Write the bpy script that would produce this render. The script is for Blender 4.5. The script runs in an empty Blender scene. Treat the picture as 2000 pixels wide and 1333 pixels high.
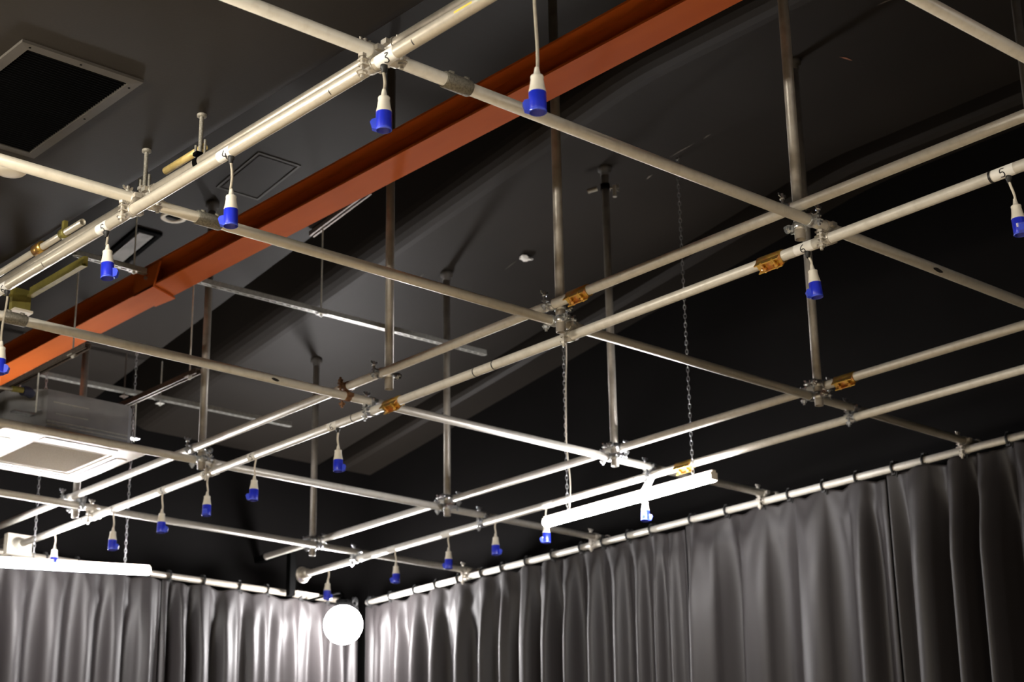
import bpy, math, random
from mathutils import Vector, Matrix
random.seed(7)
S = bpy.context.scene
COL = S.collection

# ------------------------------------------------------------------ camera
R = Vector((0.749802798695951, -0.6614855489226084, -0.015252266529098423))
U = Vector((-0.20767456305003532, -0.25716343287600585, 0.9437893009848146))
F = Vector((0.6282253090489877, 0.7044883514707561, 0.330195584029103))
cam_d = bpy.data.cameras.new('camera')
cam = bpy.data.objects.new('camera', cam_d); COL.objects.link(cam)
cam.matrix_world = Matrix(((R.x, U.x, -F.x, 0), (R.y, U.y, -F.y, 0), (R.z, U.z, -F.z, 1.6), (0, 0, 0, 1)))
cam_d.sensor_fit = 'HORIZONTAL'; cam_d.sensor_width = 36; cam_d.lens = 3507.49 / 2000 * 36
cam_d.dof.use_dof = True; cam_d.dof.focus_distance = 7.2; cam_d.dof.aperture_fstop = 4.0
cam_d.clip_start = 0.05
S.camera = cam

# ------------------------------------------------------------------ world, exposure
w = bpy.data.worlds.new('world'); S.world = w; w.use_nodes = True
w.node_tree.nodes['Background'].inputs[0].default_value = (0.02, 0.018, 0.016, 1)
w.node_tree.nodes['Background'].inputs[1].default_value = 0.1
S.view_settings.view_transform = 'Standard'; S.view_settings.look = 'None'
S.view_settings.gamma = 1; S.view_settings.use_curve_mapping = False
S.view_settings.exposure = 0.0
LED = 140.0          # radiance of a batten diffuser in view
WARM = (1.0, 0.92, 0.79)
COOL = (1.0, 0.97, 0.97)

# ------------------------------------------------------------------ materials
def mat(name, col, rough=0.6, metal=0.0, spec=0.5, noise=None, bump=None, sheen=0, coat=0):
    m = bpy.data.materials.new(name); m.use_nodes = True
    nt = m.node_tree; b = nt.nodes['Principled BSDF']
    b.inputs['Base Color'].default_value = (*col, 1)
    b.inputs['Roughness'].default_value = rough
    b.inputs['Metallic'].default_value = metal
    b.inputs['Specular IOR Level'].default_value = spec
    if sheen:
        b.inputs['Sheen Weight'].default_value = sheen; b.inputs['Sheen Roughness'].default_value = .4
    if coat: b.inputs['Coat Weight'].default_value = coat
    tc = nt.nodes.new('ShaderNodeTexCoord')
    if noise:                      # (scale, other colour, lo, hi, stretch)
        n = nt.nodes.new('ShaderNodeTexNoise'); n.inputs['Scale'].default_value = noise[0]; n.inputs['Detail'].default_value = 6
        mp = nt.nodes.new('ShaderNodeMapping')
        if len(noise) > 4: mp.inputs['Scale'].default_value = noise[4]
        r = nt.nodes.new('ShaderNodeValToRGB'); e = r.color_ramp.elements
        e[0].position = noise[2]; e[0].color = (*col, 1); e[1].position = noise[3]; e[1].color = (*noise[1], 1)
        nt.links.new(tc.outputs['Object'], mp.inputs[0]); nt.links.new(mp.outputs[0], n.inputs['Vector'])
        nt.links.new(n.outputs['Fac'], r.inputs[0]); nt.links.new(r.outputs[0], b.inputs['Base Color'])
    if bump:
        n2 = nt.nodes.new('ShaderNodeTexNoise'); n2.inputs['Scale'].default_value = bump[0]; n2.inputs['Detail'].default_value = 4
        bp = nt.nodes.new('ShaderNodeBump'); bp.inputs['Strength'].default_value = bump[1]; bp.inputs['Distance'].default_value = .002
        nt.links.new(tc.outputs['Object'], n2.inputs['Vector'])
        nt.links.new(n2.outputs['Fac'], bp.inputs['Height']); nt.links.new(bp.outputs[0], b.inputs['Normal'])
    return m
def emit(name, col, s):
    m = bpy.data.materials.new(name); m.use_nodes = True; nt = m.node_tree
    nt.nodes.remove(nt.nodes['Principled BSDF'])
    e = nt.nodes.new('ShaderNodeEmission'); e.inputs[0].default_value = (*col, 1); e.inputs[1].default_value = s
    nt.links.new(e.outputs[0], nt.nodes['Material Output'].inputs[0]); return m

M = dict(
    alu=mat('aluminium_tube', (.72, .69, .62), .38, .14, noise=(30, (.62, .585, .51), .45, .75), bump=(220, .25)),
    alu2=mat('aluminium_tube_weathered', (.70, .67, .60), .40, .14, noise=(24, (.58, .55, .48), .45, .8), bump=(180, .3)),
    near=mat('pale_painted_tube', (.68, .63, .53), .32, .35, noise=(26, (.59, .54, .45), .5, .8), bump=(200, .2)),
    steel=mat('galvanised_steel_column', (.36, .335, .30), .42, .4, noise=(18, (.27, .245, .215), .42, .75), bump=(150, .3)),
    dull=mat('dull_grey_tube', (.40, .36, .30), .35, .4, noise=(24, (.30, .27, .22), .45, .8)),
    zinc=mat('zinc_plated_fitting', (.72, .74, .76), .28, .95, noise=(60, (.5, .52, .55), .4, .7)),
    cream=mat('pale_zinc_fitting', (.72, .68, .6), .38, .6, noise=(60, (.5, .46, .4), .4, .75)),
    rust=mat('brown_rusty_fitting', (.16, .07, .03), .5, .5, noise=(60, (.3, .17, .09), .4, .7)),
    brass=mat('yellow_passivated_steel', (.75, .5, .12), .28, .85, noise=(35, (.7, .32, .12), .45, .65)),
    casti=mat('cast_iron_sleeve', (.34, .32, .27), .6, .5, noise=(150, (.2, .19, .16), .4, .65), bump=(260, .6)),
    white=mat('white_plastic', (.80, .76, .66), .42, noise=(20, (.74, .7, .6), .4, .7)),
    blue=mat('blue_plastic', (.018, .035, .66), .3, noise=(20, (.012, .028, .55), .4, .7), coat=.3),
    bluelid=mat('blue_glossy_lid', (.07, .11, .85), .15, noise=(20, (.04, .08, .7), .4, .7), coat=.6),
    cable=mat('grey_cable', (.42, .38, .3), .55, noise=(40, (.34, .3, .24), .4, .7)),
    cablew=mat('white_cable', (.72, .66, .55), .5, noise=(40, (.6, .55, .45), .4, .7)),
    black=mat('black_rubber', (.012, .012, .012), .5, noise=(40, (.02, .02, .02), .4, .7)),
    ink=mat('black_marker_ink', (.01, .01, .012), .6),
    paper=mat('white_paper_tape', (.88, .87, .83), .7, noise=(30, (.82, .8, .76), .4, .7)),
    yellow=mat('yellow_tape', (.8, .6, .05), .6),
    red=mat('red_oxide_paint', (.56, .125, .020), .7, spec=.12, noise=(5, (.49, .10, .015), .35, .7, (1, .2, 1)), bump=(60, .15)),
    ceil=mat('black_ceiling_paint', (.0160, .0128, .0098), .6, spec=.24, noise=(1.2, (.0125, .0100, .0077), .35, .7), bump=(90, .2)),
    wall=mat('black_wall_paint', (.0042, .0037, .0036), .75, spec=.08, noise=(1.5, (.0034, .003, .0029), .35, .7), bump=(90, .2)),
    dark=mat('matt_black_metal', (.002, .002, .002), .8, spec=.03),
    frame=mat('grey_brown_paint', (.045, .039, .032), .6, noise=(12, (.036, .031, .026), .4, .7)),
    curtain=mat('charcoal_sateen_curtain', (.0225, .0192, .0196), .52, spec=.4, noise=(300, (.0175, .015, .0153), .4, .7), sheen=.02),
    strut=mat('galvanised_channel', (.6, .6, .56), .4, .6, noise=(50, (.45, .45, .42), .4, .7)),
    dstrut=mat('brown_steel_channel', (.22, .19, .17), .5, .6, noise=(50, (.16, .12, .1), .4, .7)),
    acwhite=mat('ivory_plastic', (.80, .74, .62), .4, noise=(4, (.76, .7, .58), .4, .7)),
    actan=mat('beige_mesh', (.52, .45, .33), .7, noise=(200, (.45, .39, .28), .4, .6)),
    acmetal=mat('grey_steel_casing', (.30, .30, .31), .45, .3, noise=(8, (.24, .24, .25), .35, .7), bump=(120, .2)),
    ventgrey=mat('grey_vent_paint', (.2, .19, .17), .5, noise=(10, (.11, .1, .09), .4, .7)),
    boxcream=mat('cream_steel_box', (.42, .39, .32), .5, noise=(10, (.36, .33, .27), .4, .7)),
    rodsteel=mat('bright_rod_steel', (.74, .74, .70), .4, .2, noise=(60, (.6, .6, .56), .4, .7)),
    scuff=mat('chalky_scuff', (.16, .14, .12), .8),
    scufforange=mat('orange_scuff', (.32, .13, .07), .8),
    olive=mat('olive_zinc_bracket', (.30, .26, .06), .5, .3, noise=(20, (.22, .19, .05), .4, .7)),
    hatch=mat('dark_grey_panel', (.06, .056, .05), .65, noise=(6, (.05, .046, .042), .4, .7)),
    amber=mat('amber_tube_paint', (.72, .55, .22), .45, .2, noise=(20, (.5, .36, .1), .4, .7)),
    bluegrey=mat('dark_blue_insulation', (.03, .035, .07), .7),
    led=emit('led_diffuser', COOL, LED * .8),
    fillwarm=emit('added_fill_warm', WARM, LED * 3.0),  # emitter for warm battens added outside the view
    filldimwarm=emit('added_fill_dim_warm', WARM, LED * .6),
    ledbright=emit('led_diffuser_bright', COOL, LED * 1.4),
    globe=emit('opal_globe_lit', COOL, LED * 1.75),
    fillcool=emit('added_fill_cool', COOL, LED * 1.8),  # emitter of the batten added right of the camera
)
# warm oak floor
m = bpy.data.materials.new('oak_floor_boards'); m.use_nodes = True; nt = m.node_tree; b = nt.nodes['Principled BSDF']
tc = nt.nodes.new('ShaderNodeTexCoord'); br = nt.nodes.new('ShaderNodeTexBrick'); nt.links.new(tc.outputs['Object'], br.inputs[0])
br.inputs['Scale'].default_value = 1; br.inputs['Brick Width'].default_value = 1.8; br.inputs['Row Height'].default_value = .12
br.inputs['Mortar Size'].default_value = .002
br.inputs['Color1'].default_value = (.62, .50, .34, 1); br.inputs['Color2'].default_value = (.56, .45, .30, 1); br.inputs['Mortar'].default_value = (.1, .07, .04, 1)
nt.links.new(br.outputs[0], b.inputs['Base Color']); b.inputs['Roughness'].default_value = .45
M['floor'] = m

# ------------------------------------------------------------------ mesh helpers
class MB:
    def __init__(s): s.v = []; s.f = []; s.sm = []
    def add(s, vs, fs, smooth=False):
        o = len(s.v); s.v += [tuple(v) for v in vs]; s.f += [tuple(i + o for i in f) for f in fs]; s.sm += [smooth] * len(fs); return s
    def box(s, c, d, rot=None, ch=0.0):
        c = Vector(c); x, y, z = d[0] / 2, d[1] / 2, d[2] / 2
        vs = [Vector((i * x, j * y, k * z)) for i in (-1, 1) for j in (-1, 1) for k in (-1, 1)]
        if rot: vs = [rot @ v for v in vs]
        return s.add([c + v for v in vs], [(0, 1, 3, 2), (4, 6, 7, 5), (0, 4, 5, 1), (2, 3, 7, 6), (0, 2, 6, 4), (1, 5, 7, 3)])
    def rings(s, rings, closed=False, cap=True, smooth=True, loop=False):
        n = len(rings[0]); vs = [p for r in rings for p in r]; fs = []
        m_ = len(rings)
        for i in range(m_ - (0 if loop else 1)):
            for j in range(n):
                a = i * n + j; b_ = i * n + (j + 1) % n; i2 = (i + 1) % m_
                fs.append((a, b_, i2 * n + (j + 1) % n, i2 * n + j))
        s.add(vs, fs, smooth)
        if cap and not loop:
            s.add(rings[0], [tuple(range(n - 1, -1, -1))]); s.add(rings[-1], [tuple(range(n))])
        return s
    def lathe(s, c, ax, prof, n=24, cap=False, smooth=True, a0=0, loop=False):
        c = Vector(c); e1, e2, ax = basis(ax)
        rs = [[c + ax * t + (e1 * math.cos(2 * math.pi * j / n + a0) + e2 * math.sin(2 * math.pi * j / n + a0)) * max(r, 1e-5) for j in range(n)] for r, t in prof]
        return s.rings(rs, cap=cap, smooth=smooth, loop=loop)
    def cyl(s, a, b_, r, n=24, smooth=True, a0=0):
        a = Vector(a); b_ = Vector(b_); return s.lathe(a, b_ - a, [(r, 0), (r, (b_ - a).length)], n, True, smooth, a0)
    def pipe(s, a, b_, ro, ri, n=32):
        a = Vector(a); b_ = Vector(b_); L = (b_ - a).length
        return s.lathe(a, b_ - a, [(ro, 0), (ro, L), (ri, L), (ri, 0)], n, loop=True)
    def tube(s, pts, r, n=10, rr=None):
        pts = [Vector(p) for p in pts]; rs = []
        for i, p in enumerate(pts):
            t = (pts[min(i + 1, len(pts) - 1)] - pts[max(i - 1, 0)])
            e1, e2, _ = basis(t); q = rr[i] if rr else r
            rs.append([p + (e1 * math.cos(2 * math.pi * j / n) + e2 * math.sin(2 * math.pi * j / n)) * q for j in range(n)])
        return s.rings(rs)
    def torus(s, c, ax, Rr, r, n=24, k=8, sx=1.0, e1=None):
        c = Vector(c); a1, a2, ax = basis(ax)
        if e1 is not None: a1 = Vector(e1).normalized(); a2 = ax.cross(a1)
        rs = []
        for i in range(n):
            t = 2 * math.pi * i / n; d = a1 * math.cos(t) * sx + a2 * math.sin(t); dn = (a1 * math.cos(t) + a2 * math.sin(t) * sx).normalized()
            rs.append([c + d * Rr + dn * r * math.cos(2 * math.pi * j / k) + ax * r * math.sin(2 * math.pi * j / k) for j in range(k)])
        return s.rings(rs, loop=True)
    def prism(s, pts, ax, L):           # polygon extruded along ax (centred)
        ax = Vector(ax); n = len(pts); P = [Vector(p) - ax * L / 2 for p in pts] + [Vector(p) + ax * L / 2 for p in pts]
        return s.add(P, [tuple(range(n))[::-1], tuple(range(n, 2 * n))] + [(i, (i + 1) % n, (i + 1) % n + n, i + n) for i in range(n)])
    def build(s, name, m_, parent=None, origin=None):
        o0 = Vector(origin) if origin is not None else (Vector(parent['o']) if parent is not None and 'o' in parent else Vector((0, 0, 0)))
        me = bpy.data.meshes.new(name); me.from_pydata([tuple(Vector(v) - o0) for v in s.v], [], s.f)
        me.polygons.foreach_set('use_smooth', s.sm); me.materials.append(M[m_] if isinstance(m_, str) else m_)
        me.validate(); me.update()
        o = bpy.data.objects.new(name, me); COL.objects.link(o)
        if parent is not None: o.parent = parent
        else: o.location = o0
        if parent is not None and 'o' in parent: o['o'] = parent['o']
        return o
def basis(ax):
    ax = Vector(ax).normalized()
    h = Vector((0, 0, 1)) if abs(ax.z) < .9 else Vector((1, 0, 0))
    e1 = (h - ax * h.dot(ax)).normalized(); return e1, ax.cross(e1), ax
def tag(o, label=None, cat=None, group=None, kind=None):
    if label: o['label'] = label
    if cat: o['category'] = cat
    if group: o['group'] = group
    if kind: o['kind'] = kind
    return o
def thing(name, loc, label, cat, group=None):
    o = bpy.data.objects.new(name, None); COL.objects.link(o); o.location = loc; o.empty_display_size = .05
    o['o'] = tuple(loc); return tag(o, label, cat, group)
def struct(o): o['kind'] = 'structure'; return o
X_, Y_, Z_ = Vector((1, 0, 0)), Vector((0, 1, 0)), Vector((0, 0, 1))
TR = .02415

# ------------------------------------------------------------------ room shell
X0, X1, Y0, Y1 = -3.0, 9.45, -4.0, 12.55
EDGE, ZL, ZH, YF, SL = 3.60, 4.87, 6.68, 6.8, .15
def zc(y): return ZH if y < YF else ZH - SL * (y - YF)
struct(MB().box(((X0 + X1) / 2, (Y0 + Y1) / 2, -.05), (X1 - X0 + .4, Y1 - Y0 + .4, .1)).build('floor', 'floor'))
struct(MB().box((X1 + .1, (Y0 + Y1) / 2, 3.7), (.2, Y1 - Y0 + .4, 7.4)).build('wall_right', 'wall'))
struct(MB().box(((X0 + X1) / 2, Y1 + .1, 3.7), (X1 - X0, .2, 7.4)).build('wall_far', 'wall'))
struct(MB().box((X0 - .1, (Y0 + Y1) / 2, 3.7), (.2, Y1 - Y0 + .4, 7.4)).build('wall_left', 'wall'))
struct(MB().box(((X0 + X1) / 2, Y0 - .1, 3.7), (X1 - X0, .2, 7.4)).build('wall_near', 'wall'))
# ceiling: low soffit with rounded edge, then the high part that folds down towards the far wall
mb = MB()
prof = [(X0, ZL), (3.2, ZL)]
rr = .10
for k in range(0, 13):
    a = -math.pi / 2 + k / 12 * math.pi / 2
    prof.append((EDGE - rr + rr * math.cos(a), ZL + rr + rr * math.sin(a)))
ys = [Y0, YF, Y1]
vs = []; fs = []
for y in (Y0, Y1):
    for px, pz in prof: vs.append((px, y, pz))
n = len(prof)
for i in range(n - 1): fs.append((i, i + 1, n + i + 1, n + i))
mb.add(vs, fs, True)
mb.add([(EDGE, Y0, ZL + rr), (EDGE, Y1, ZL + rr), (EDGE, Y1, 7.3), (EDGE, Y0, 7.3)], [(0, 1, 2, 3)])
# high part: cross profile with two long recessed troughs, shaped to yield dark bands, swept along Y and folding down beyond YF
cp = [(EDGE - .01, 0), (6.48, 0), (6.48, .5), (7.00, .5), (7.00, .16)]
cp += [(7.16 - .16 * math.cos(math.radians(a)), .16 - .16 * math.sin(math.radians(a))) for a in range(15, 91, 15)]
cp += [(8.88, 0), (8.88, .4), (9.12, .4), (9.12, .05), (9.135, .02), (9.17, 0), (X1, 0)]
q = [(Y0, ZH)]
for k in range(7):
    t = k / 6; q.append((YF - .25 + .5 * t, ZH - SL * .25 * t * t))
q.append((Y1, zc(Y1)))
n = len(cp)
mb.add([(x, y, z + dz) for y, z in q for x, dz in cp], [(r_ * n + i, r_ * n + i + 1, (r_ + 1) * n + i + 1, (r_ + 1) * n + i) for r_ in range(len(q) - 1) for i in range(n - 1)], False)
CE = struct(mb.build('ceiling', 'ceil'))

# ------------------------------------------------------------------ steel beam
BX0, BX1, BZ0, BZ1 = 5.21, 5.40, 5.60, 5.76
bc = (BX0 + BX1) / 2
beam = thing('steel_beam', (bc, Y0, BZ0), 'long red oxide painted steel girder crossing under the black ceiling', 'beam')
t1 = .012
pts = [(BX0, BZ0), (BX1, BZ0), (BX1, BZ0 + t1), (bc + .004, BZ0 + t1), (bc + .004, BZ1 - t1), (BX1, BZ1 - t1), (BX1, BZ1), (BX0, BZ1), (BX0, BZ1 - t1), (bc - .004, BZ1 - t1), (bc - .004, BZ0 + t1), (BX0, BZ0 + t1)]
MB().prism([(x, (Y0 + Y1) / 2, z) for x, z in pts], Y_, Y1 - Y0).build('girder', 'red', beam)
g = MB().box((bc - .05, 9.20, (BZ0 + BZ1) / 2), (.09, .012, BZ1 - BZ0 - .026)).box((bc + .05, 9.20, (BZ0 + BZ1) / 2), (.09, .012, BZ1 - BZ0 - .026))
g.build('stiffener_plate', 'red', beam)
g = MB().prism([(BX0 - .012, 9.05, BZ0 + .13), (BX0 - .012, 9.35, BZ0 + .13), (BX0 - .012, 9.35, BZ0 - .02), (BX0 - .012, 9.12, BZ0 - .02)], X_, .012)
g.prism([(BX0 - .018, 9.12, BZ0 - .012), (BX0 - .018, 9.35, BZ0 - .012), (BX1 - .01, 9.42, BZ0 - .012), (BX1 + .01, 9.22, BZ0 - .012)], Z_, .012)
g.build('cleat_plate', 'red', beam)
MB().lathe((BX0 - .018, 9.2, BZ0 + .06), -X_, [(0, .014), (.012, .014), (.012, 0)], 6, smooth=False).build('bolt', 'zinc', beam)

# ------------------------------------------------------------------ scaffold tube grid
ZQ, ZU, ZD = 4.60, 4.6555, 4.5445
Q = {1: 2.993, 2: 4.431, 3: 6.05, 4: 7.667, 5: 9.30, 6: 10.77}
PX = {'P1u': 3.42, 'P1': 3.33, 'P2': 5.61, 'P3': 5.78, 'P4': 7.68, 'P5': 8.0, 'R': 9.085}
PZ = {'P1u': ZU, 'P1': ZD, 'P2': ZU, 'P3': ZD, 'P4': ZU, 'P5': ZD, 'R': ZD}
YR = {'P1u': (1.2, 11.9), 'P1': (1.2, 11.7), 'P2': (2.2, 12.2), 'P3': (2.2, 11.86), 'P4': (2.6, 11.52), 'P5': (2.6, 11.44), 'R': (2.2, 12.08)}
names = {'P1u': 'silver scaffold tube lying just above and behind the numbered near tube',
         'P1': 'bright cream near tube numbered 3 4 5 6, nearest of all the grid tubes',
         'P2': 'upper tube of the middle pair, held by the drop columns beyond the girder',
         'P3': 'lower tube of the middle pair, with taped numbers and blue sockets',
         'P4': 'upper tube of the far pair, clamped to far columns',
         'P5': 'lower tube of the far pair, above the right lit batten',
         'R': 'curtain rail tube carrying the dark curtains on the right'}
short = {'P1u': 'upper near tube', 'P1': 'numbered near tube', 'P2': 'upper middle tube', 'P3': 'lower middle tube', 'P4': 'upper far tube', 'P5': 'lower far tube', 'R': 'right curtain rail'}
qn = {1: 'top right cross tube', 2: 'second cross tube', 3: 'third cross tube', 4: 'fourth cross tube', 5: 'fifth cross tube', 6: 'lowest cross tube'}
pipes = {}
for k in PX:
    mt = 'near' if k in ('P1',) else ('alu2' if k == 'P3' else ('dull' if k == 'P1u' else 'alu'))
    t = thing('scaffold_tube', (PX[k], YR[k][0], PZ[k]), names[k], 'tube', 'grid tubes running from upper right to lower left')
    if k == 'R': t.name = 'curtain_rail'; t['group'] = 'curtain rails'
    MB().pipe((PX[k], YR[k][0], PZ[k]), (PX[k], YR[k][1], PZ[k]), TR, TR - .004).build('tube', mt, t)
    if k == 'P4': MB().lathe((PX[k], YR[k][1], PZ[k]), Y_, [(TR, 0), (TR, .004), (0, .005)], 28).build('end_cap', 'alu', t)
    pipes[k] = t
qx = {1: (2.4, 9.2), 2: (.9, 9.2), 3: (.9, 9.20), 4: (.9, 9.17), 5: (.9, 9.17), 6: (.9, 9.17)}
ql = {1: 'silver cross tube cutting only the top right corner', 2: 'silver cross tube passing behind the 3 label down to the right edge',
      3: 'cross tube with wide grey sleeve left of the 4 socket', 4: 'cross tube passing just under the left end of the red girder',
      5: 'cross tube passing in front of the air conditioning cassette', 6: 'lowest cross tube, below the air conditioning cassette'}
crosses = {}
for k, y in Q.items():
    t = thing('cross_tube', (qx[k][0], y, ZQ), ql[k], 'tube', 'cross tubes running from upper left to lower right')
    crosses[k] = t
    MB().pipe((qx[k][0], y, ZQ), (qx[k][1], y, ZQ), TR, TR - .004).build('tube', 'alu' if k != 3 else 'near', t)

def xmark(tube_, x, y, L, nm):
    a0 = math.atan2(1.6 - ZQ, -y); vs_ = []; f_ = []
    for i in range(9):
        an = a0 - .35 + .7 * i / 8; hw = L / 2 * math.sin(math.pi * (i + .6) / 9.2)
        for sx in (-1, 1): vs_.append(Vector((x + sx * hw + .02 * (i - 4) / 8, y + (TR + .0008) * math.cos(an), ZQ + (TR + .0008) * math.sin(an))))
    for i in range(8): f_.append((2 * i, 2 * i + 1, 2 * i + 3, 2 * i + 2))
    MB().add(vs_, f_, True).build(nm, 'ink', tube_)
xmark(crosses[2], 6.55, Q[2], .075, 'black_scuff')
xmark(crosses[4], 5.12, Q[4], .05, 'painted_hole')  # darkness of a small hole painted as an ink patch

# couplers --------------------------------------------------------------
def band(mb_, c, ax, wdt=.036, r=.0285):
    mb_.lathe(Vector(c) - Vector(ax) * wdt / 2, ax, [(TR + .0006, 0), (r - .001, 0), (r, .002), (r, wdt - .002), (r - .001, wdt), (TR + .0006, wdt)], 28, loop=True)
def bolt_set(par, c, dirb, m_, wing=True, L0=-.04, L1=.05, r=.007):
    """threaded bolt along dirb through c, hex nut one end, wing nut other end"""
    c = Vector(c); d = Vector(dirb).normalized(); e1, e2, _ = basis(d)
    b_ = MB().cyl(c + d * L0, c + d * L1, r, 12)
    b_.lathe(c + d * (L0 + .012), d, [(0, 0), (.0155, 0), (.0155, .012), (0, .010)], 6, smooth=False)
    b_.lathe(c + d * (L0 + .0225), d, [(.007, 0), (.020, 0), (.020, .003), (.007, .003)], 16, smooth=False)
    bo = b_.build('bolt', m_, par)
    n_ = MB()
    n_.lathe(c + d * (L1 - .026), d, [(.005, 0), (.012, 0), (.009, .012), (.005, .012)], 16)
    if wing:
        for s_ in (-1, 1):
            a = c + d * (L1 - .018)
            n_.prism([a + e1 * s_ * .007, a + e1 * s_ * .022 + d * .006, a + e1 * s_ * .024 + d * .018, a + e1 * s_ * .017 + d * .018, a + e1 * s_ * .008 + d * .008], e2, .005)
        n_.build('wing_nut', m_, bo)
    else:
        n_.lathe(c + d * (L1 - .026), d, [(0, 0), (.0155, 0), (.0155, .012), (0, .010)], 6, smooth=False)
        n_.build('nut', m_, bo)
def lugs(mb_, c, s_, d, ax):
    """two clamp ears either side of the split, beyond the band on side s_"""
    c = Vector(c)
    for k in (-1, 1):
        a = c + s_ * .038 + d * k * .0105
        e = Matrix((s_, ax, d)).transposed()
        mb_.box(a, (.034, .030, .007), e)
def coupler(cx, cy, z1, z2, px, label, m_='zinc', flip=1, wing=True):
    """right-angle coupler: Y-running tube at (cx,z1), cross tube at (cy,z2)"""
    t = thing('pipe_coupler', (cx, cy, (z1 + z2) / 2), label, 'clamp', 'pipe couplers of the tube grid')
    up = 1 if z2 > z1 else -1
    a = MB(); c1 = Vector((cx, cy, z1)); band(a, c1, Y_); lugs(a, c1, -X_ * flip, Z_, Y_)
    a.box((cx + flip * .036, cy, z1), (.02, .03, .02)); a.build('clamp_band', m_, t)
    b_ = MB(); c2 = Vector((cx, cy, z2)); band(b_, c2, X_); lugs(b_, c2, Y_ * flip, Z_, X_)
    b_.box((cx, cy - flip * .036, z2), (.03, .02, .02)); b_.build('clamp_band', m_, t)
    bolt_set(t, c1 - X_ * flip * .046, Z_, m_, wing=False, L0=-.062, L1=.045)
    bolt_set(t, c2 + Y_ * flip * .046, Z_, m_, wing=wing, L0=-.055, L1=.070)
    return t
for k in ('P1u', 'P1', 'P2', 'P3', 'P4', 'P5', 'R'):
    for q_, y in Q.items():
        vis = {'P1u': (2, 3, 4), 'P1': (2, 3, 4), 'P2': (2, 3, 4, 5, 6), 'P3': (2, 3, 4, 5, 6), 'P4': (3, 4, 5, 6), 'P5': (3, 4, 5, 6), 'R': (3, 4, 5, 6)}[k]
        if q_ not in vis: continue
        if k in ('P2', 'P4') and not (k == 'P2' and q_ == 4): continue      # those are held by column couplers
        m_ = 'cream' if k in ('P1', 'P1u', 'R', 'P3') else 'zinc'
        if k == 'P2': m_ = 'rust'
        if k == 'P1' and q_ != 3 or k == 'P3' and q_ in (4,): m_ = 'zinc' if k == 'P3' else m_
        w_ = {'rust': 'rusty brown', 'cream': 'pale', 'zinc': 'shiny silver'}[m_]
        coupler(PX[k], y, PZ[k], ZQ, PX[k], f'{w_} bolted clamp joining {short[k]} and {qn[q_]} from the top', m_, 1 if k != 'P1u' else -1)

# drop columns -----------------------------------------------------------
cols = [(5.665, 4.487, 4.53, 6.68, 'column right of centre hanging from the top edge to the 6 label clamp'),
        (5.665, 5.994, 4.525, 6.68, 'centre column passing behind the red girder to the middle pair of tubes'),
        (5.665, 7.36, 4.575, zc(7.36), 'column left of centre ending just past the rusty brown clamp'),
        (5.665, 9.244, 4.53, zc(9.244), 'dark column ending behind the 5 label of the middle tube'),
        (5.665, 10.826, 4.53, zc(10.826), 'leftmost column passing behind the air conditioning cassette'),
        (7.625, 5.994, 4.53, 6.68, 'far column at right seen just behind the hanging socket 6'),
        (7.625, 7.611, 4.53, zc(7.6), 'far column ending above the right lit batten'),
        (7.625, 9.244, 4.53, zc(9.24), 'far column near centre, long shadow on ceiling above it'),
        (7.625, 10.826, 4.53, zc(10.8), 'farthest column, above the bright round lamp'),
        (7.625, 4.487, 4.53, 6.68, 'column just inside the top right corner of the view')]
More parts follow.
